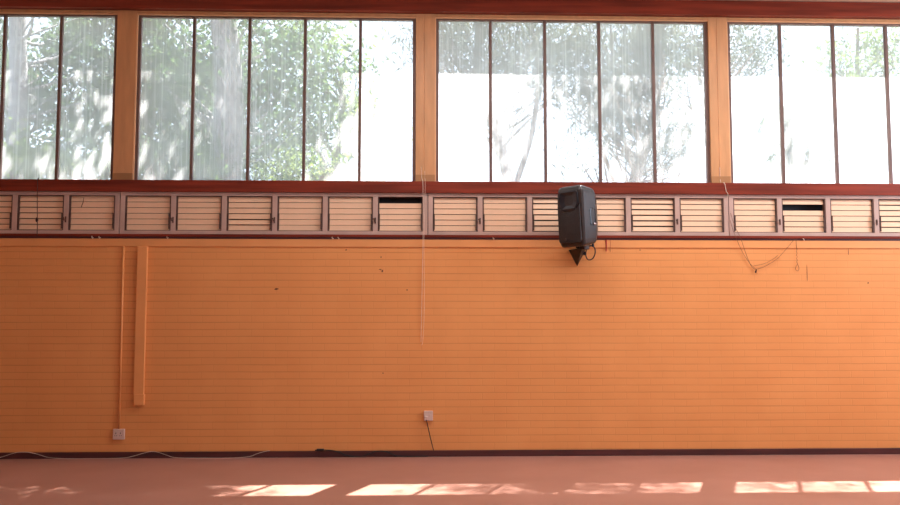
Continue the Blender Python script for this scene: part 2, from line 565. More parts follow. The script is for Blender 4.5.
# eave outside: its edge draws the straight shadow line across the dust on the glass
struct('trim_11', B(XL - 1, XR + 4, 0.24, 0.61, 5.80, 5.95), M['fascia'], 'roof eave outside above the windows', 'eave')
struct('trim_12', B(XL - 0.2, XR + 0.2, -14.2, 0.3, 5.99, 6.1), M['fascia'], 'flat roof over the hall', 'roof')

# ------------------------------------------------------------------ louver vents
SEAM0, BAY = -3.744, 3.815
PZ0, PZ1 = 2.776, 3.213
FZ0, FZ1 = 2.732, 3.258
OPEN0, PITCHX, OW = 0.061, 0.6256, 0.564
frame_lab = ['pinkish metal louver frame at the far left, left of the trunking', 'pinkish metal louver frame left of the hanging cords', 'pinkish metal louver frame behind the black loudspeaker',
             'pinkish metal louver frame at the right above the looped wire']
for k in range(-1, 3):
    sx = SEAM0 + BAY * k
    t = thing('louver_grid', frame_lab[k + 1], 'vent frame', (sx + BAY / 2, 0, FZ0), group='louver frames under the windows')
    a, b = -BAY / 2 + 0.004, BAY / 2 - 0.004
    obj('bottom_rail', B(a, b, -0.012, 0.06, 0.0, PZ0 - FZ0, bevel=0.003), M['vent_frame'], t)
    obj('top_rail', B(a, b, -0.012, 0.06, PZ1 - FZ0, FZ1 - FZ0, bevel=0.003), M['vent_frame'], t)
    xs = [(a, -BAY / 2 + OPEN0)] + [(-BAY / 2 + OPEN0 + PITCHX * j + OW, -BAY / 2 + OPEN0 + PITCHX * (j + 1)) for j in range(5)] + [(-BAY / 2 + OPEN0 + PITCHX * 5 + OW, b)]
    for (u0, u1) in xs:
        obj('stile', B(u0, u1, -0.010, 0.06, PZ0 - FZ0, PZ1 - FZ0, bevel=0.003), M['vent_frame'], t)

NS = 6
SP = (PZ1 - PZ0 - 0.012) / NS


def slat_mesh(w_, h_, ang):
    bm = bmesh.new()
    box(bm, -w_ / 2, w_ / 2, -0.003, 0.003, -h_ / 2, h_ / 2, bevel=0.0012)
    me = bmesh_to(bm, 'slat', M['slat'])
    return me


def bmesh_to(bm, name, mat):
    bmesh.ops.recalc_face_normals(bm, faces=bm.faces[:])
    me = bpy.data.meshes.new(name)
    bm.to_mesh(me); bm.free()
    me.materials.append(mat)
    return me


SLAT_W = OW - 0.036
slat_me = slat_mesh(SLAT_W, SP, 0)
bm = bmesh.new()
cw, chh = 0.014, PZ1 - PZ0
box(bm, -OW / 2, -OW / 2 + cw, -0.002, 0.06, 0, chh); box(bm, OW / 2 - cw, OW / 2, -0.002, 0.06, 0, chh)
box(bm, -OW / 2 + cw, OW / 2 - cw, -0.002, 0.06, 0, 0.008); box(bm, -OW / 2 + cw, OW / 2 - cw, -0.002, 0.06, chh - 0.008, chh)
chan_me = bmesh_to(bm, 'channel_frame', M['vent_dark'])
bm = bmesh.new()                                        # operating lever: plate, link and grip
box(bm, -0.012, 0.012, -0.022, -0.010, -0.05, 0.05, bevel=0.003)
tube(bm, [(0.0, -0.02, 0.0), (-0.012, -0.05, -0.02), (-0.02, -0.06, 0.02)], 0.008, 8)
box(bm, -0.036, -0.010, -0.068, -0.040, 0.008, 0.034, bevel=0.005)
lever_me = bmesh_to(bm, 'lever', M['vent_dark'])
bm = bmesh.new()
box(bm, -0.006, 0.006, -0.012, 0.0, 0.0, 0.20, bevel=0.002)
link_me = bmesh_to(bm, 'link_rod', M['vent_dark'])

# (bay, index) -> slat angle in degrees; 'gap' gives slats left standing open
PANELS = {
    (-1, 3): (9, None, 'louver vent cut by the left edge of the photo'),
    (-1, 4): (10, None, 'louver vent crossed by the dark hanging cord at the left'),
    (-1, 5): (4, None, 'louver vent with a small bent twig on it, left of the conduit'),
    (0, 0): (4, None, 'closed louver vent directly above the trunking and conduit'),
    (0, 1): (4, None, 'closed louver vent right of the one above the trunking'),
    (0, 2): (8, 'low', 'louver vent left of middle with a dark gap above its lowest slat'),
    (0, 3): (4, None, 'closed louver vent right of the one with the dark gap low down'),
    (0, 4): (3, None, 'closed louver vent just left of the one with its top slat missing'),
    (0, 5): (5, 'top', 'louver vent with its top slat missing, left of the middle cords'),
    (1, 0): (6, None, 'louver vent just right of the middle cords'),
    (1, 1): (3, None, 'closed louver vent, second right of the middle cords'),
    (1, 2): (17, None, 'open louver vent partly hidden by the left side of the loudspeaker'),
    (1, 3): (10, None, 'louver vent partly hidden by the right side of the loudspeaker'),
    (1, 4): (18, None, 'louver vent with wide open slats, second right of the loudspeaker'),
    (1, 5): (9, None, 'louver vent below the post right of the loudspeaker'),
    (2, 0): (8, None, 'louver vent above the left end of the looped wire'),
    (2, 1): (9, 'second', 'louver vent with a dark gap below its top slat, at right'),
    (2, 2): (6, None, 'louver vent right of the one with the dark gap below its top slat'),
    (2, 3): (14, None, 'louver vent cut by the right edge of the photo'),
    (2, 4): (6, None, 'louver vent next beyond the right edge of the photo'),
    (2, 5): (5, None, 'second louver vent beyond the right edge of the photo'),
    (-1, 2): (6, None, 'louver vent next beyond the left edge of the photo'),
    (-1, 1): (5, None, 'second louver vent beyond the left edge of the photo'),
}
LEVER = {(-1, 4), (0, 0), (0, 2), (0, 4), (1, 0), (1, 4), (2, 0), (2, 2)}
rnd = random.Random(4)
for (k, j), (ang, gap, lab) in PANELS.items():
    cx = SEAM0 + BAY * k + OPEN0 + PITCHX * j + OW / 2
    t = thing('louver_vent', lab, 'vent', (cx, 0, PZ0), group='louver vents under the windows')
    c = bpy.data.objects.new('channel_frame', chan_me); COL.objects.link(c); c.parent = t
    for s in range(NS):
        z = 0.006 + SP * (s + 0.5)
        a_ = 1.5 + ang * 0.75 + rnd.uniform(-1, 1)
        if gap == 'top' and s == NS - 1:
            continue
        if gap == 'second' and s == NS - 2:
            continue
        if gap == 'low' and s == 1:
            a_ = 24
        o = bpy.data.objects.new('slat', slat_me); COL.objects.link(o); o.parent = t
        o.location = (0, 0.024, z)
        o.rotation_euler = (math.radians(-a_), 0, 0)
        o.scale = (1, 1, 0.965 - 0.0085 * ang + rnd.uniform(-0.015, 0.015))
    for side in (-1, 1):
        o = bpy.data.objects.new('link_rod', link_me); COL.objects.link(o); o.parent = t
        o.location = (side * (OW / 2 - 0.02), -0.001, 0.02)
    if (k, j) in LEVER:
        o = bpy.data.objects.new('lever', lever_me); COL.objects.link(o); o.parent = t
        o.location = (OW / 2 + 0.03, 0, 0.135)
        o.scale = (0.75, 0.75, 0.75)
    if (k, j) == (-1, 5):
        bm = bmesh.new()
        tube(bm, [(-0.13, -0.012, 0.285), (-0.105, -0.016, 0.35), (-0.10, -0.015, 0.405)], 0.0035, 6)
        tw = obj('twig', bm, M['dark_cord'], None)
        tw.location = (cx, 0, PZ0)
        tag(tw, 'thin bent twig caught on a louver vent at the left', 'twig')

# ------------------------------------------------------------------ loudspeaker on its bracket
SPK = Vector((1.925, -0.37, 2.925))
TH = math.radians(51)


def speaker():
    # local: +x right (seen from its front), -y front, z up; H .74, W .40, D .35
    W, D, Hh = 0.405, 0.385, 0.735
    plan = [(-0.5, -0.40), (-0.47, -0.47), (-0.40, -0.5), (0.40, -0.5), (0.47, -0.47), (0.5, -0.40), (0.5, 0.12), (0.46, 0.22), (0.30, 0.46), (0.22, 0.5), (-0.22, 0.5), (-0.30, 0.46), (-0.46, 0.22), (-0.5, 0.12)]
    rings = [(-0.5, 0.76), (-0.488, 0.86), (-0.455, 0.925), (-0.39, 0.955), (-0.2, 0.99), (0.1, 1.0), (0.36, 0.985), (0.425, 0.96), (0.472, 0.90), (0.494, 0.80), (0.5, 0.68)]
    bm = bmesh.new()
    rr = []
    for zf, s in rings:
        ring = []
        for (px, py) in plan:
            t = max(0.0, py + 0.1) / 0.6
            zz = zf * Hh
            zz -= math.copysign(0.115 * t ** 1.3 * (abs(zf) / 0.5), zf) if abs(zf) > 0.3 else 0
            bow = 0.012 * (1 - (2 * zf) ** 2) if py < -0.39 else 0.0
            ring.append(bm.verts.new((px * W * s, py * D * (s if py > 0 else 0.5 + 0.5 * s) - bow, zz)))
        rr.append(ring)
    n = len(plan)
    for a, b in zip(rr[:-1], rr[1:]):
        for k in range(n):
            bm.faces.new((a[k], a[(k + 1) % n], b[(k + 1) % n], b[k]))
    bm.faces.new(list(reversed(rr[0]))); bm.faces.new(rr[-1])
    return bm, W, D, Hh


t = thing('loudspeaker', 'black loudspeaker mounted high on the wall in front of the louver vents', 'speaker', SPK, 0)
t.rotation_euler = (Matrix.Rotation(-TH, 4, 'Z') @ Matrix.Rotation(math.radians(3.5), 4, 'X')).to_euler()
bm, W, D, Hh = speaker()
obj('cabinet', bm, M['black_plastic'], t, smooth=False)
yf = -D / 2
# raised baffle rim around the horn, with a sunk flare
bm = bmesh.new()
outer = [(-0.125, 0.305), (0.125, 0.305), (0.150, 0.28), (0.152, 0.15), (0.105, 0.075), (-0.105, 0.075), (-0.152, 0.15), (-0.150, 0.28)]
mid = [(x * 0.88, 0.205 + (z - 0.205) * 0.86) for x, z in outer]
inn = [(x * 0.30, 0.205 + (z - 0.205) * 0.42) for x, z in outer]
rs = [[bm.verts.new((x, yf - 0.008, z)) for x, z in outer], [bm.verts.new((x, yf - 0.022, z)) for x, z in outer], [bm.verts.new((x, yf - 0.024, z)) for x, z in mid], [bm.verts.new((x, yf - 0.002, z)) for x, z in inn]]
for a, b in zip(rs[:-1], rs[1:]):
    for k in range(8):
        bm.faces.new((a[k], a[(k + 1) % 8], b[(k + 1) % 8], b[k]))
bm.faces.new(rs[-1])
obj('horn', bm, M['horn'], t)
# lower grille, slightly bowed
bm = bmesh.new()
gx = [-0.172, -0.15, -0.08, 0, 0.08, 0.15, 0.172]
gz = [-0.315, -0.29, -0.2, -0.1, 0.0, 0.055]
def gy(x, z): return yf - 0.020 - 0.012 * (1 - (x / 0.172) ** 2) * (1 - ((z + 0.14) / 0.2) ** 2)
def gzz(x, z): return z + (0.09 * (abs(x) / 0.172) ** 2.2 - 0.01 if z > 0.05 else 0)
V = [[bm.verts.new((x * (0.9 if z < -0.30 else 1), gy(x, z), gzz(x, z))) for x in gx] for z in gz]
Bk = [[bm.verts.new((x * (0.9 if z < -0.30 else 1), yf - 0.002, gzz(x, z))) for x in gx] for z in gz]
for i in range(len(gz) - 1):
    for j in range(len(gx) - 1):
        bm.faces.new((V[i][j], V[i][j + 1], V[i + 1][j + 1], V[i + 1][j]))
for i in range(len(gz) - 1):
    for j in (0, len(gx) - 1):
        bm.faces.new((V[i][j], V[i + 1][j], Bk[i + 1][j], Bk[i][j]))
for j in range(len(gx) - 1):
    for i in (0, len(gz) - 1):
        bm.faces.new((V[i][j], V[i][j + 1], Bk[i][j + 1], Bk[i][j]))
obj('grille', bm, M['grille'], t, smooth=False)
# round badge low on the grille
bm = bmesh.new()
bmesh.ops.create_cone(bm, cap_ends=True, segments=20, radius1=0.017, radius2=0.014, depth=0.008, matrix=Matrix.Translation((-0.06, yf - 0.034, -0.275)) @ Matrix.Rotation(math.radians(90), 4, 'X'))
tag(obj('badge', bm, M['black_plastic'], t), 'small round badge')
# side handle recesses
for sgn in (1, -1):
    bm = bmesh.new()
    xs = sgn * W / 2
    o_ = [(-0.075, 0.09), (-0.01, 0.09), (0.005, 0.07), (0.005, -0.10), (-0.01, -0.12), (-0.075, -0.12), (-0.09, -0.10), (-0.09, 0.07)]
    a = [bm.verts.new((xs + sgn * 0.004, y + 0.03, z)) for y, z in o_]
    b = [bm.verts.new((xs + sgn * 0.006, y * 0.86 + 0.028, z * 0.9)) for y, z in o_]
    c = [bm.verts.new((xs - sgn * 0.02, y * 0.7 + 0.022, z * 0.8)) for y, z in o_]
    base = [bm.verts.new((xs - sgn * 0.01, y + 0.03, z)) for y, z in o_]
    for p, q in ((base, a), (a, b), (b, c)):
        for k in range(8):
            bm.faces.new((p[k], p[(k + 1) % 8], q[(k + 1) % 8], q[k]))
    bm.faces.new(c)
    h = obj('handle', bm, M['horn'], t)
    if sgn == 1:
        bm = bmesh.new()
        box(bm, xs - 0.004, xs + 0.012, -0.01, 0.035, -0.108, -0.090, bevel=0.003)
        tag(obj('latch', bm, M['chrome'], h), 'bright metal latch')
bm = bmesh.new()
box(bm, -0.05, 0.05, -0.02, 0.08, -Hh / 2 - 0.035, -Hh / 2 + 0.02, bevel=0.008)
obj('mounting_socket', bm, M['black_plastic'], t)
for dx, dy in ((0.13, 0.05), (-0.12, 0.05)):
    bm = bmesh.new()
    bmesh.ops.create_cone(bm, cap_ends=True, segments=12, radius1=0.018, radius2=0.014, depth=0.04, matrix=Matrix.Translation((dx, dy, -Hh / 2 + 0.012)))
    obj('foot', bm, M['rubber'], t)

# wall bracket: tapered triangular gusset with an arm and post
bm = bmesh.new()
pts = [(-0.105, -0.035, 2.548), (0.105, -0.035, 2.548), (0.0, -0.035, 2.350)]
pb = [(-0.105, 0.0, 2.548), (0.105, 0.0, 2.548), (0.0, 0.0, 2.345)]
pf = [(-0.02, -0.30, 2.548), (0.02, -0.30, 2.548), (0.0, -0.30, 2.515)]
br_t = thing('speaker_bracket', 'black triangular wall bracket under the loudspeaker', 'bracket', (1.945, 0, 0))
A = [bm.verts.new(p) for p in pts]; Bv = [bm.verts.new(p) for p in pb]; Fv = [bm.verts.new(p) for p in pf]
bm.faces.new(Bv); bm.faces.new(list(reversed(Fv)))
for p, q in ((Bv, A), (A, Fv)):
    for k in range(3):
        bm.faces.new((p[k], p[(k + 1) % 3], q[(k + 1) % 3], q[k]))
obj('gusset', bm, M['steel_black'], br_t)
bm = bmesh.new()
tube(bm, [(0.0, -0.03, 2.545), (-0.02, -0.20, 2.552), (-0.045, -0.36, 2.553)], 0.016, 10)
obj('arm', bm, M['steel_black'], br_t)
bm = bmesh.new()
tube(bm, [(-0.045, -0.36, 2.535), (-0.045, -0.36, 2.60)], 0.018, 12)
obj('post', bm, M['steel_black'], br_t)
bm = bmesh.new()
bmesh.ops.create_cone(bm, cap_ends=True, segments=14, radius1=0.022, radius2=0.022, depth=0.03, matrix=Matrix.Translation((0.085, -0.06, 2.50)) @ Matrix.Rotation(math.radians(90), 4, 'X'))
obj('knob', bm, M['steel_black'], br_t)

# looped signal cable hanging under the loudspeaker
bm = bmesh.new()
lp = []
for k in range(33):
    a = 2 * math.pi * k / 32
    lp.append((2.095 + 0.058 * math.sin(a) + 0.012 * math.cos(a), -0.12 + 0.004 * k / 8, 2.505 - 0.088 * (-math.cos(a))))
lp = [(2.01, -0.2, 2.585), (2.06, -0.16, 2.605)] + lp
tube(bm, lp, 0.0075, 8)
tag(obj('looped_cable', bm, M['rubber'], None, True), 'black cable loop hanging beside the speaker bracket', 'cable')

# ------------------------------------------------------------------ sockets, conduit, trunking
def socket(name, loc, w_, h_, label):
    t = thing(name, label, 'socket', loc)
    obj('face_plate', B(-w_ / 2, w_ / 2, -0.030, 0.0, -h_ / 2, h_ / 2, bevel=0.006), M['white_plastic'], t)
    return t


t = socket('wall_socket', (-3.674, 0.0, 0.290), 0.140, 0.126, 'white double wall socket at the foot of the thin conduit')
for dx in (-0.032, 0.022):
    bm = bmesh.new()
    box(bm, dx - 0.004, dx + 0.004, -0.0315, -0.029, 0.004, 0.022)
    box(bm, dx - 0.016, dx - 0.008, -0.0315, -0.029, -0.020, -0.013)
    box(bm, dx + 0.008, dx + 0.016, -0.0315, -0.029, -0.020, -0.013)
    tag(obj('pin_holes', bm, M['rubber'], t), 'dark pin holes')
for dx in (-0.055, 0.055):
    bm = bmesh.new(); box(bm, dx - 0.007, dx + 0.007, -0.034, -0.029, 0.022, 0.044, bevel=0.002)
    obj('switch', bm, M['white_plastic'], t)

t = socket('wall_socket', (0.082, 0.0, 0.497), 0.112, 0.120, 'white wall socket with a black cord plugged in, near the middle')
bm = bmesh.new(); box(bm, 0.012, 0.024, -0.036, -0.029, -0.006, 0.022, bevel=0.002)
obj('switch', bm, M['white_plastic'], t)
t2 = thing('plug', 'small plug with black cord leaning from the middle wall socket', 'plug', (0.055, -0.03, 0.475))
obj('plug_body', B(-0.022, 0.022, -0.030, 0.0, -0.026, 0.020, bevel=0.006), M['white_plastic'], t2)
bm = bmesh.new()
tube(bm, smooth_path([(0.0, -0.024, -0.018), (0.012, -0.026, -0.06), (0.045, -0.012, -0.21), (0.082, 0.004, -0.36), (0.092, 0.008, -0.396)]), 0.0052, 8)
obj('cord', bm, M['rubber'], t2, True)

bm = bmesh.new()
tube(bm, [(-3.683, -0.013, 2.578), (-3.676, -0.013, 0.352)], 0.0125, 12)
tag(obj('conduit_pipe', bm, M['wall_paint'], None, True), 'thin orange painted conduit running down to the left wall socket', 'pipe')
t = thing('cable_trunking', 'wide orange painted cable trunking standing down the brick wall at left', 'trunking', (-3.445, 0, 0.638))
obj('cover', B(-0.060, 0.060, -0.045, 0.0, 0.13, 2.578 - 0.638, bevel=0.004), M['wall_paint'], t)
obj('end_box', B(-0.052, 0.070, -0.052, 0.0, 0.0, 0.135, bevel=0.005), M['wall_paint'], t)

# ------------------------------------------------------------------ cords and wires
def wire(name, pts, r, mat, label, cat, sub=6):
    bm = bmesh.new()
    tube(bm, smooth_path(pts, sub), r, 6)
    return tag(obj(name, bm, mat, None, True), label, cat)


wire('hanging_cord', [(-4.743, -0.02, 3.408), (-4.742, -0.05, 3.405), (-4.737, -0.055, 3.2), (-4.732, -0.05, 3.0), (-4.728, -0.045, 2.85), (-4.727, -0.045, 2.69)], 0.0042, M['dark_cord'], 'dark cord hanging across a louver vent at the left', 'cord')
t = thing('cord_toggle', 'dark knot on the cord hanging at the left', 'knot', (-4.732, -0.055, 2.90))
bm = bmesh.new()
bmesh.ops.create_uvsphere(bm, u_segments=10, v_segments=8, radius=0.016, matrix=Matrix.Scale(1.9, 4, (0, 0, 1)))
obj('knot', bm, M['dark_cord'], t, True)
wire('window_cord', [(-0.016, 0.05, 3.60), (-0.006, 0.045, 3.45), (0.006, -0.053, 3.404), (0.010, -0.055, 3.2), (0.011, -0.045, 2.69), (0.006, -0.022, 2.4), (-0.004, -0.015, 1.8), (-0.012, -0.012, 1.40)], 0.0028, M['cord'], 'left strand of the pale cord hanging down the wall at the middle', 'cord')
wire('window_cord', [(0.030, 0.05, 3.55), (0.034, 0.045, 3.43), (0.037, -0.053, 3.404), (0.034, -0.055, 3.1), (0.024, -0.045, 2.69), (0.026, -0.022, 2.3), (0.028, -0.015, 1.8), (0.012, -0.012, 1.42), (-0.008, -0.014, 1.36)], 0.0020, M['cord'], 'right strand of the cord hanging down the wall at the middle, with frayed end', 'cord')
wire('window_cord', [(3.806, 0.052, 3.62), (3.812, 0.048, 3.43), (3.822, -0.052, 3.402), (3.836, -0.054, 3.34), (3.846, -0.053, 3.29), (3.866, -0.05, 3.262), (3.872, -0.03, 3.21)], 0.0034, M['cord'], 'short pale cord hanging over the red sill right of the loudspeaker', 'cord')
lab = 'thin brown wire sagging in a loop below the right louver vents'
wire('sagging_wire', [(3.905, -0.022, 3.02), (3.95, -0.03, 2.86), (4.02, -0.045, 2.69), (4.10, -0.025, 2.47), (4.18, -0.02, 2.32), (4.30, -0.02, 2.335), (4.40, -0.02, 2.385), (4.50, -0.02, 2.455), (4.60, -0.022, 2.56), (4.705, -0.042, 2.69)], 0.0024, M['brown_wire'], lab, 'wire')
wire('sagging_wire', [(3.895, -0.024, 2.93), (3.93, -0.03, 2.80), (3.965, -0.045, 2.69), (4.04, -0.028, 2.53), (4.13, -0.024, 2.39), (4.205, -0.024, 2.31), (4.222, -0.024, 2.25)], 0.0021, M['brown_wire'], 'thin brown wire left of the sagging loop, ending in a tied knot', 'wire')
wire('sagging_wire', [(4.18, -0.028, 2.352), (4.30, -0.026, 2.375), (4.42, -0.026, 2.43), (4.50, -0.026, 2.49)], 0.0022, M['brown_wire'], 'finest brown wire just above the sagging loop', 'wire')
t = thing('wire_knot', 'dark tied knot at the low point of the sagging wire', 'knot', (4.208, -0.026, 2.285))
bm = bmesh.new()
bmesh.ops.create_uvsphere(bm, u_segments=8, v_segments=6, radius=0.010, matrix=Matrix.Rotation(0.35, 4, 'Y') @ Matrix.Scale(2.6, 4, (0, 0, 1)))
obj('knot', bm, M['dark_cord'], t, True)
chain = [(4.725, -0.044, 2.69), (4.738, -0.02, 2.62), (4.744, -0.018, 2.55)]
for q in range(8):
    chain.append((4.742 + (0.007 if q % 2 else -0.005), -0.016, 2.535 - q * 0.022))
chain += [(4.725, -0.016, 2.34), (4.722, -0.016, 2.31), (4.742, -0.016, 2.288), (4.764, -0.016, 2.312), (4.760, -0.016, 2.345), (4.748, -0.016, 2.38)]
wire('dangling_wire', chain, 0.0025, M['brown_wire'], 'short kinked brown wire dangling right of the sagging loop with a looped end', 'wire', 3)

# cables along the skirting
def floor_cable(name, pts, r, mat, label):
    return wire(name, pts, r, mat, label, 'cable')


wp = [(-5.6, -0.10, 0.006), (-5.25, -0.06, 0.006), (-5.08, -0.03, 0.022), (-4.92, -0.022, 0.070), (-4.82, -0.02, 0.082), (-4.72, -0.022, 0.076), (-4.60, -0.026, 0.046), (-4.50, -0.03, 0.018), (-4.3, -0.045, 0.006),
      (-3.95, -0.05, 0.006), (-3.62, -0.035, 0.008), (-3.50, -0.026, 0.026), (-3.35, -0.022, 0.068), (-3.27, -0.02, 0.080), (-3.19, -0.022, 0.070), (-3.08, -0.026, 0.034), (-2.98, -0.04, 0.010), (-2.7, -0.06, 0.006),
      (-2.3, -0.06, 0.006), (-2.10, -0.034, 0.016), (-2.0, -0.024, 0.05), (-1.91, -0.02, 0.074), (-1.85, -0.012, 0.084)]
floor_cable('skirting_cable', wp, 0.0038, M['white_cable'], 'off-white cable draped in arcs along the skirting at the left')
bp_ = [(-1.30, -0.022, 0.086), (-1.24, -0.024, 0.090), (-1.10, -0.024, 0.082), (-1.00, -0.026, 0.060), (-0.93, -0.028, 0.028), (-0.82, -0.032, 0.012), (-0.72, -0.032, 0.014), (-0.62, -0.028, 0.050), (-0.56, -0.024, 0.070), (-0.45, -0.024, 0.070), (-0.37, -0.026, 0.040), (-0.29, -0.03, 0.014), (-0.1, -0.034, 0.008), (0.08, -0.03, 0.010)]
floor_cable('skirting_cable', bp_, 0.0075, M['rubber'], 'black cable draped over the skirting left of the middle socket')
bm = bmesh.new()
box(bm, -0.045, 0.045, -0.02, 0.02, -0.012, 0.012, bevel=0.006)
tag(obj('cable_connector', bm, M['rubber'], None, loc=(-1.235, -0.034, 0.094)), 'black connector at the end of the black cable on the skirting', 'connector')

# small hooks on the dark strip
HK = [(-4.066, 'leftmost of the small pale hooks under the louver vents'), (-3.981, 'second small pale hook from the left under the louver vents'), (-3.152, 'small pale hook right of the trunking'),
      (-1.120, 'left one of the pair of small hooks under the vents left of middle'), (-1.046, 'right one of the pair of small hooks under the vents left of middle'), (0.886, 'small bent hook under the vents left of the loudspeaker'),
      (4.821, 'small pale hook beside the dangling wire at right')]
for x, lab in HK:
    bm = bmesh.new()
    tube(bm, smooth_path([(0, 0.004, 0.010), (0, -0.016, 0.008), (0.004, -0.026, -0.004), (0.012, -0.020, -0.014), (0.016, -0.010, -0.006)], 4), 0.0042, 6)
    tag(obj('hook', bm, M['cord'], None, True, loc=(x, -0.018, 2.691)), lab, 'hook', 'small hooks under the louver vents')

# marks on the brick wall
def stain(x, z, sx, sz, mat, lab, seed):
    r_ = random.Random(seed)
    bm = bmesh.new()
    n = 10
    ring = []
    for k in range(n):
        a = 2 * math.pi * k / n
        q = r_.uniform(0.6, 1.2)
        ring.append(bm.verts.new((x + sx * q * math.cos(a), -0.0022, z + sz * q * math.sin(a))))
    base = [bm.verts.new((v.co.x, 0.001, v.co.z)) for v in ring]
    bm.faces.new(ring)
    for k in range(n):
        bm.faces.new((ring[k], ring[(k + 1) % n], base[(k + 1) % n], base[k]))
    o = obj('stain', bm, mat, wall)
    tag(o, lab)


for i, (x, z, sx, sz) in enumerate([(-1.802, 2.054, 0.026, 0.010), (-0.493, 2.280, 0.011, 0.016), (-0.512, 2.455, 0.010, 0.008), (-0.948, 2.541, 0.008, 0.010), (-0.187, 2.044, 0.009, 0.009),
                                    (-0.014, 2.632, 0.010, 0.014), (2.746, 2.551, 0.008, 0.008), (5.654, 2.139, 0.010, 0.010), (-0.479, 1.019, 0.009, 0.009), (-0.520, 2.300, 0.020, 0.005)]):
    stain(x, z, sx, sz, M['scuff'], 'dark scuff', 20 + i)
for i, (x, z, sx, sz) in enumerate([(4.873, 2.27, 0.004, 0.10), (5.414, 2.53, 0.004, 0.045), (2.366, 2.545, 0.003, 0.03)]):
    stain(x, z, sx, sz, M['brown_wire'], 'thin brown streak', 60 + i)
bm = bmesh.new()
for (xx, z0, z1, r) in ((2.314, 2.53, 2.676, 0.011), (2.366, 2.57, 2.676, 0.003)):
    tube(bm, [(xx, -0.0145, z1), (xx + 0.002, -0.0145, 0.5 * (z0 + z1)), (xx, -0.0145, z0)], r, 6, r * 0.6)
tag(obj('stain', bm, M['red_drip'], wall), 'dried red varnish drip')

# ------------------------------------------------------------------ outdoors
tag(obj('outdoor_ground', B(-60, 60, 0.25, 90, -0.4, -0.15), M['lawn']), 'pale bare ground outside behind the windows', 'ground', None, 'structure')


def leaves_mesh(name, pts, size, mat, parent, rng, aspect=0.45, droop=0.0, jitter=0.45):
    n = len(pts)
    d = rng.normal(size=(n, 3))
    d[:, 2] -= droop * 2.0
    d /= np.linalg.norm(d, axis=1, keepdims=True)
    a = rng.normal(size=(n, 3))
    s = np.cross(d, a); s /= np.linalg.norm(s, axis=1, keepdims=True)
    nn = np.cross(d, s)
    L_ = size * (1 + jitter * rng.uniform(-1, 1, size=(n, 1)))
    W_ = L_ * aspect
    p = np.asarray(pts)
    v = np.empty((n, 4, 3))
    v[:, 0] = p - d * L_ * 0.5
    v[:, 1] = p + s * W_ * 0.5 + nn * W_ * 0.15
    v[:, 2] = p + d * L_ * 0.5
    v[:, 3] = p - s * W_ * 0.5 + nn * W_ * 0.15
    me = bpy.data.meshes.new(name)
    me.vertices.add(n * 4)
    me.vertices.foreach_set('co', v.reshape(-1))
    me.loops.add(n * 4)
    me.loops.foreach_set('vertex_index', np.arange(n * 4, dtype=np.int32))
    me.polygons.add(n)
    me.polygons.foreach_set('loop_start', np.arange(0, n * 4, 4, dtype=np.int32))
    me.polygons.foreach_set('loop_total', np.full(n, 4, dtype=np.int32))
    me.update()
    me.validate()
    me.materials.append(mat)
    o = bpy.data.objects.new(name, me)
    COL.objects.link(o)
    o.parent = parent
    return o


def tree(name, label, base, trunk, r0, r1, crowns, leaf, leaf_size, bark, seed, group='trees outside the windows', aspect=0.45, droop=0.0, twig=0.03, sig=0.35, extra=()):
    """trunk: points relative to the base; crowns: (cx,cy,cz,rx,ry,rz,clumps,leaves per clump) relative to the base"""
    rng = np.random.default_rng(seed)
    t = thing(name, label, 'tree', base, group=group)
    bm = bmesh.new()
    path = smooth_path(trunk, 5)
    tube(bm, path, r0, 12, r1)
    obj('trunk', bm, bark, t, True)
    bm = bmesh.new()
    for pts_, ra, rb in extra:
        tube(bm, smooth_path(pts_, 5), ra, 8, rb)
    allp = []
    P = np.array([tuple(p) for p in path])
    for (cx, cy, cz, rx, ry, rz, nc, nl) in crowns:
        u = rng.normal(size=(nc, 3)); u /= np.linalg.norm(u, axis=1, keepdims=True)
        u *= rng.uniform(0.25, 1, size=(nc, 1)) ** 0.5
        C = np.array([cx, cy, cz]) + u * np.array([rx, ry, rz])
        for c in C:
            # branch from the trunk, leaving lower down than the clump
            zt = c[2] - rng.uniform(0.5, 1.6) - 0.25 * np.hypot(c[0], c[1])
            k = int(np.argmin(np.abs(P[:, 2] - zt)))
            a = P[k]
            m_ = 0.5 * (a + c) + rng.normal(size=3) * 0.25 + np.array([0, 0, -0.15])
            tube(bm, smooth_path([tuple(a), tuple(m_), tuple(c)], 4), twig * rng.uniform(0.7, 1.5), 5, twig * 0.3, cap=False)
            pts = c + rng.normal(size=(nl, 3)) * np.array([sig, sig, sig * 0.75]) * rng.uniform(0.7, 1.3)
            allp.append(pts)
    obj('branches', bm, bark, t, True)
    leaves_mesh('foliage', np.concatenate(allp), leaf_size, leaf, t, rng, aspect, droop)
    return t


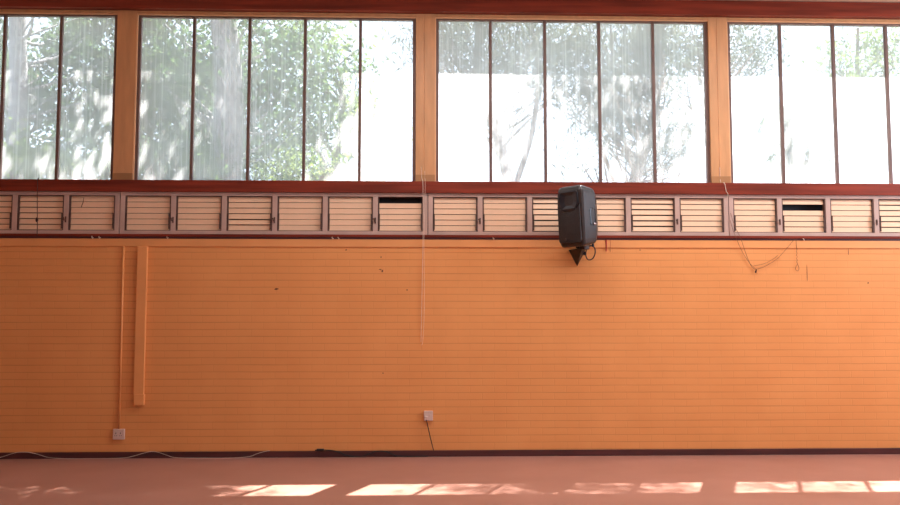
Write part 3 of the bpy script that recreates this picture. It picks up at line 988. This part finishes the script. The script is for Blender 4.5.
# broad-leaved trees behind the two left windows (their tall crowns shade the glass)
tree('broadleaf_tree', 'tall tree with a thick grey trunk in the leftmost window', (-8.75, 7.2, -0.15), [(0, 0, 0), (0.1, 0, 3), (0.25, 0.1, 6), (0.1, 0.2, 9), (0.3, 0.2, 13)], 0.27, 0.12,
     [(2.2, -3.7, 11.3, 1.9, 0.7, 0.9, 34, 150), (5.4, -3.7, 11.2, 0.7, 0.5, 0.8, 9, 150), (0.2, 0.3, 12.2, 3.2, 2.4, 3.0, 20, 150), (0.6, 2.2, 7.6, 2.6, 1.2, 1.8, 26, 150)], M['leaf_green'], 0.17, M['bark_grey'], 11)
tree('broadleaf_tree', 'tall tree with a broad grey trunk in the window left of middle', (-4.15, 7.2, -0.15), [(0, 0, 0), (-0.05, 0, 3), (0.05, 0.05, 6.5), (-0.3, 0.2, 10), (-0.2, 0.2, 13.5)], 0.44, 0.17,
     [(3.15, -3.7, 11.3, 1.45, 0.7, 0.9, 31, 145), (-0.2, 0.2, 12.6, 3.4, 2.4, 2.7, 20, 150), (-0.9, 0.9, 7.4, 2.0, 1.5, 1.4, 18, 150), (1.6, 1.1, 7.2, 1.0, 1.3, 1.4, 10, 130)], M['leaf_green'], 0.16, M['bark_grey'], 12)
tree('broadleaf_tree', 'bushy tree between the two trunks of the left windows', (-6.5, 9.4, -0.15), [(0, 0, 0), (0.1, 0, 2.5), (0, 0.1, 5), (0.2, 0, 8.5)], 0.16, 0.06,
     [(0, 0, 6.8, 2.4, 1.6, 2.4, 40, 190), (0.3, 0, 10.2, 2.0, 1.6, 1.4, 18, 130)], M['leaf_dark'], 0.15, M['bark_brown'], 13)
tree('broadleaf_tree', 'light green bushy tree right of the broad grey trunk', (-2.1, 9.6, -0.15), [(0, 0, 0), (0.1, 0, 2.5), (0, 0.1, 4.6), (0.2, 0, 7)], 0.14, 0.05,
     [(0.2, 0, 5.6, 1.5, 1.4, 1.8, 30, 170), (-0.5, 0.2, 8.2, 1.2, 1.2, 1.0, 12, 110)], M['leaf_lime'], 0.14, M['bark_brown'], 14)
# lower shrubs
tree('green_shrub', 'bright green shrub at the bottom of the leftmost window', (-7.9, 6.4, -0.15), [(0, 0, 0), (0.05, 0, 2), (0.1, 0, 4.2)], 0.07, 0.03,
     [(-0.4, 0, 4.6, 1.7, 0.8, 0.75, 22, 150)], M['leaf_lime'], 0.11, M['bark_brown'], 15, group='shrubs outside the windows', twig=0.015, sig=0.25)
tree('green_shrub', 'green shrub at the lower left of the window left of middle', (-5.0, 6.2, -0.15), [(0, 0, 0), (0.05, 0, 2), (0.0, 0, 4.2)], 0.07, 0.03,
     [(0.0, 0, 4.7, 1.2, 0.8, 0.8, 20, 150)], M['leaf_green'], 0.11, M['bark_brown'], 16, group='shrubs outside the windows', twig=0.015, sig=0.25)
tree('green_shrub', 'yellow-green shrub at the bottom of the window left of middle', (-2.5, 6.6, -0.15), [(0, 0, 0), (0.05, 0, 2), (0.1, 0, 3.9)], 0.06, 0.03,
     [(0.1, 0, 4.6, 1.2, 0.7, 0.6, 16, 130)], M['leaf_lime'], 0.11, M['bark_brown'], 17, group='shrubs outside the windows', twig=0.015, sig=0.25)
# feathery grey-green trees behind the window right of middle
tree('feathery_tree', 'feathery grey tree with a leaning forked trunk behind the window left half right of middle', (2.35, 8.0, -0.15), [(0, 0, 0), (-0.15, 0, 3), (-0.6, 0, 5.6), (-1.1, 0.1, 7.2), (-0.9, 0.2, 9.5), (-0.3, 0.2, 12.5)], 0.16, 0.06,
     [(-0.9, 0, 8.1, 1.7, 1.3, 1.2, 46, 170), (0.4, 0.2, 7.2, 0.8, 1.1, 1.3, 12, 130), (0.95, -4.5, 11.3, 1.1, 0.6, 0.9, 20, 130)], M['leaf_grey'], 0.17, M['bark_grey'], 21, aspect=0.16, droop=0.3, sig=0.38,
     extra=[([(-0.35, 0, 4.6), (0.1, 0, 6.0), (0.25, 0.1, 7.5), (0.0, 0.1, 9.0)], 0.07, 0.03), ([(-0.9, 0.05, 6.4), (-1.5, 0, 7.3), (-1.9, 0, 8.6)], 0.06, 0.025), ([(-0.5, 0, 5.4), (-1.1, -0.1, 5.9), (-1.6, -0.1, 6.1)], 0.04, 0.015)])
tree('feathery_tree', 'dusky tree with a slanting trunk behind the right half of the window above the loudspeaker', (4.55, 8.4, -0.15), [(0, 0, 0), (0.0, 0, 3.5), (0.35, 0, 5.2), (0.8, 0.1, 6.6), (0.7, 0.2, 9), (0.8, 0.2, 12.5)], 0.17, 0.07,
     [(-0.3, 0, 7.6, 1.7, 1.3, 1.5, 52, 170), (0.9, 0.3, 7.7, 0.9, 1.0, 1.2, 12, 130), (0.2, 0.2, 5.8, 1.5, 1.0, 0.7, 12, 90), (1.2, 0, 6.0, 0.6, 0.6, 0.6, 12, 130), (0.2, -4.9, 10.9, 0.5, 0.4, 0.6, 2, 110), (-0.55, -4.9, 11.3, 0.85, 0.6, 0.9, 15, 130), (1.85, -4.9, 11.0, 0.2, 0.3, 0.2, 2, 150), (0.95, -4.9, 11.0, 0.15, 0.3, 0.6, 5, 90)], M['leaf_grey'], 0.16, M['bark_brown'], 22, aspect=0.2, droop=0.2, sig=0.36,
     extra=[([(0.1, 0, 4.2), (-0.5, 0, 5.8), (-0.9, 0.1, 7.6)], 0.06, 0.025), ([(0.3, 0, 5.0), (-0.1, 0, 6.6), (-0.2, 0.1, 8.6)], 0.055, 0.02)])
# sparse crowns in the glaring right window
tree('feathery_tree', 'sparse leafy tree in the upper left of the glaring right window', (8.0, 12.0, -0.15), [(0, 0, 0), (0, 0, 4), (-0.2, 0, 7), (-0.1, 0, 10.5)], 0.12, 0.04,
     [(-0.3, 0, 9.3, 1.9, 1.4, 1.3, 26, 120)], M['leaf_grey'], 0.15, M['bark_brown'], 23, aspect=0.35, sig=0.36)
tree('feathery_tree', 'sparse leafy tree at the upper right edge of the right window', (12.4, 12.5, -0.15), [(0, 0, 0), (0, 0, 4), (-0.2, 0, 7), (-0.1, 0, 10)], 0.12, 0.04,
     [(-0.1, 0, 9.0, 1.2, 1.2, 0.9, 14, 110)], M['leaf_lime'], 0.14, M['bark_brown'], 24, aspect=0.4, sig=0.33)
tree('spiky_tree', 'small dark spiky tree low in the glaring right window', (7.15, 6.0, -0.15), [(0, 0, 0), (0, 0, 3), (0.05, 0, 5.6)], 0.06, 0.02,
     [(0.1, 0, 5.6, 0.28, 0.3, 0.35, 8, 60), (0.5, 0, 5.0, 0.5, 0.4, 0.28, 8, 60)], M['leaf_dark'], 0.30, M['bark_brown'], 25, aspect=0.12, sig=0.16, twig=0.012)
# far trees behind the left half
tree('broadleaf_tree', 'dark leafy tree far behind the left windows', (-12.0, 15.0, -0.15), [(0, 0, 0), (0, 0, 4), (0.2, 0, 9)], 0.2, 0.06,
     [(0, 0, 8.0, 3.4, 1.8, 3.2, 40, 170)], M['leaf_dark'], 0.24, M['bark_brown'], 31, sig=0.5)
tree('broadleaf_tree', 'dark leafy tree far behind the broad grey trunk', (-6.6, 15.5, -0.15), [(0, 0, 0), (0, 0, 4), (0.2, 0, 9)], 0.2, 0.06,
     [(0, 0, 8.0, 3.0, 1.8, 3.0, 40, 160)], M['leaf_dark'], 0.24, M['bark_brown'], 32, sig=0.5)
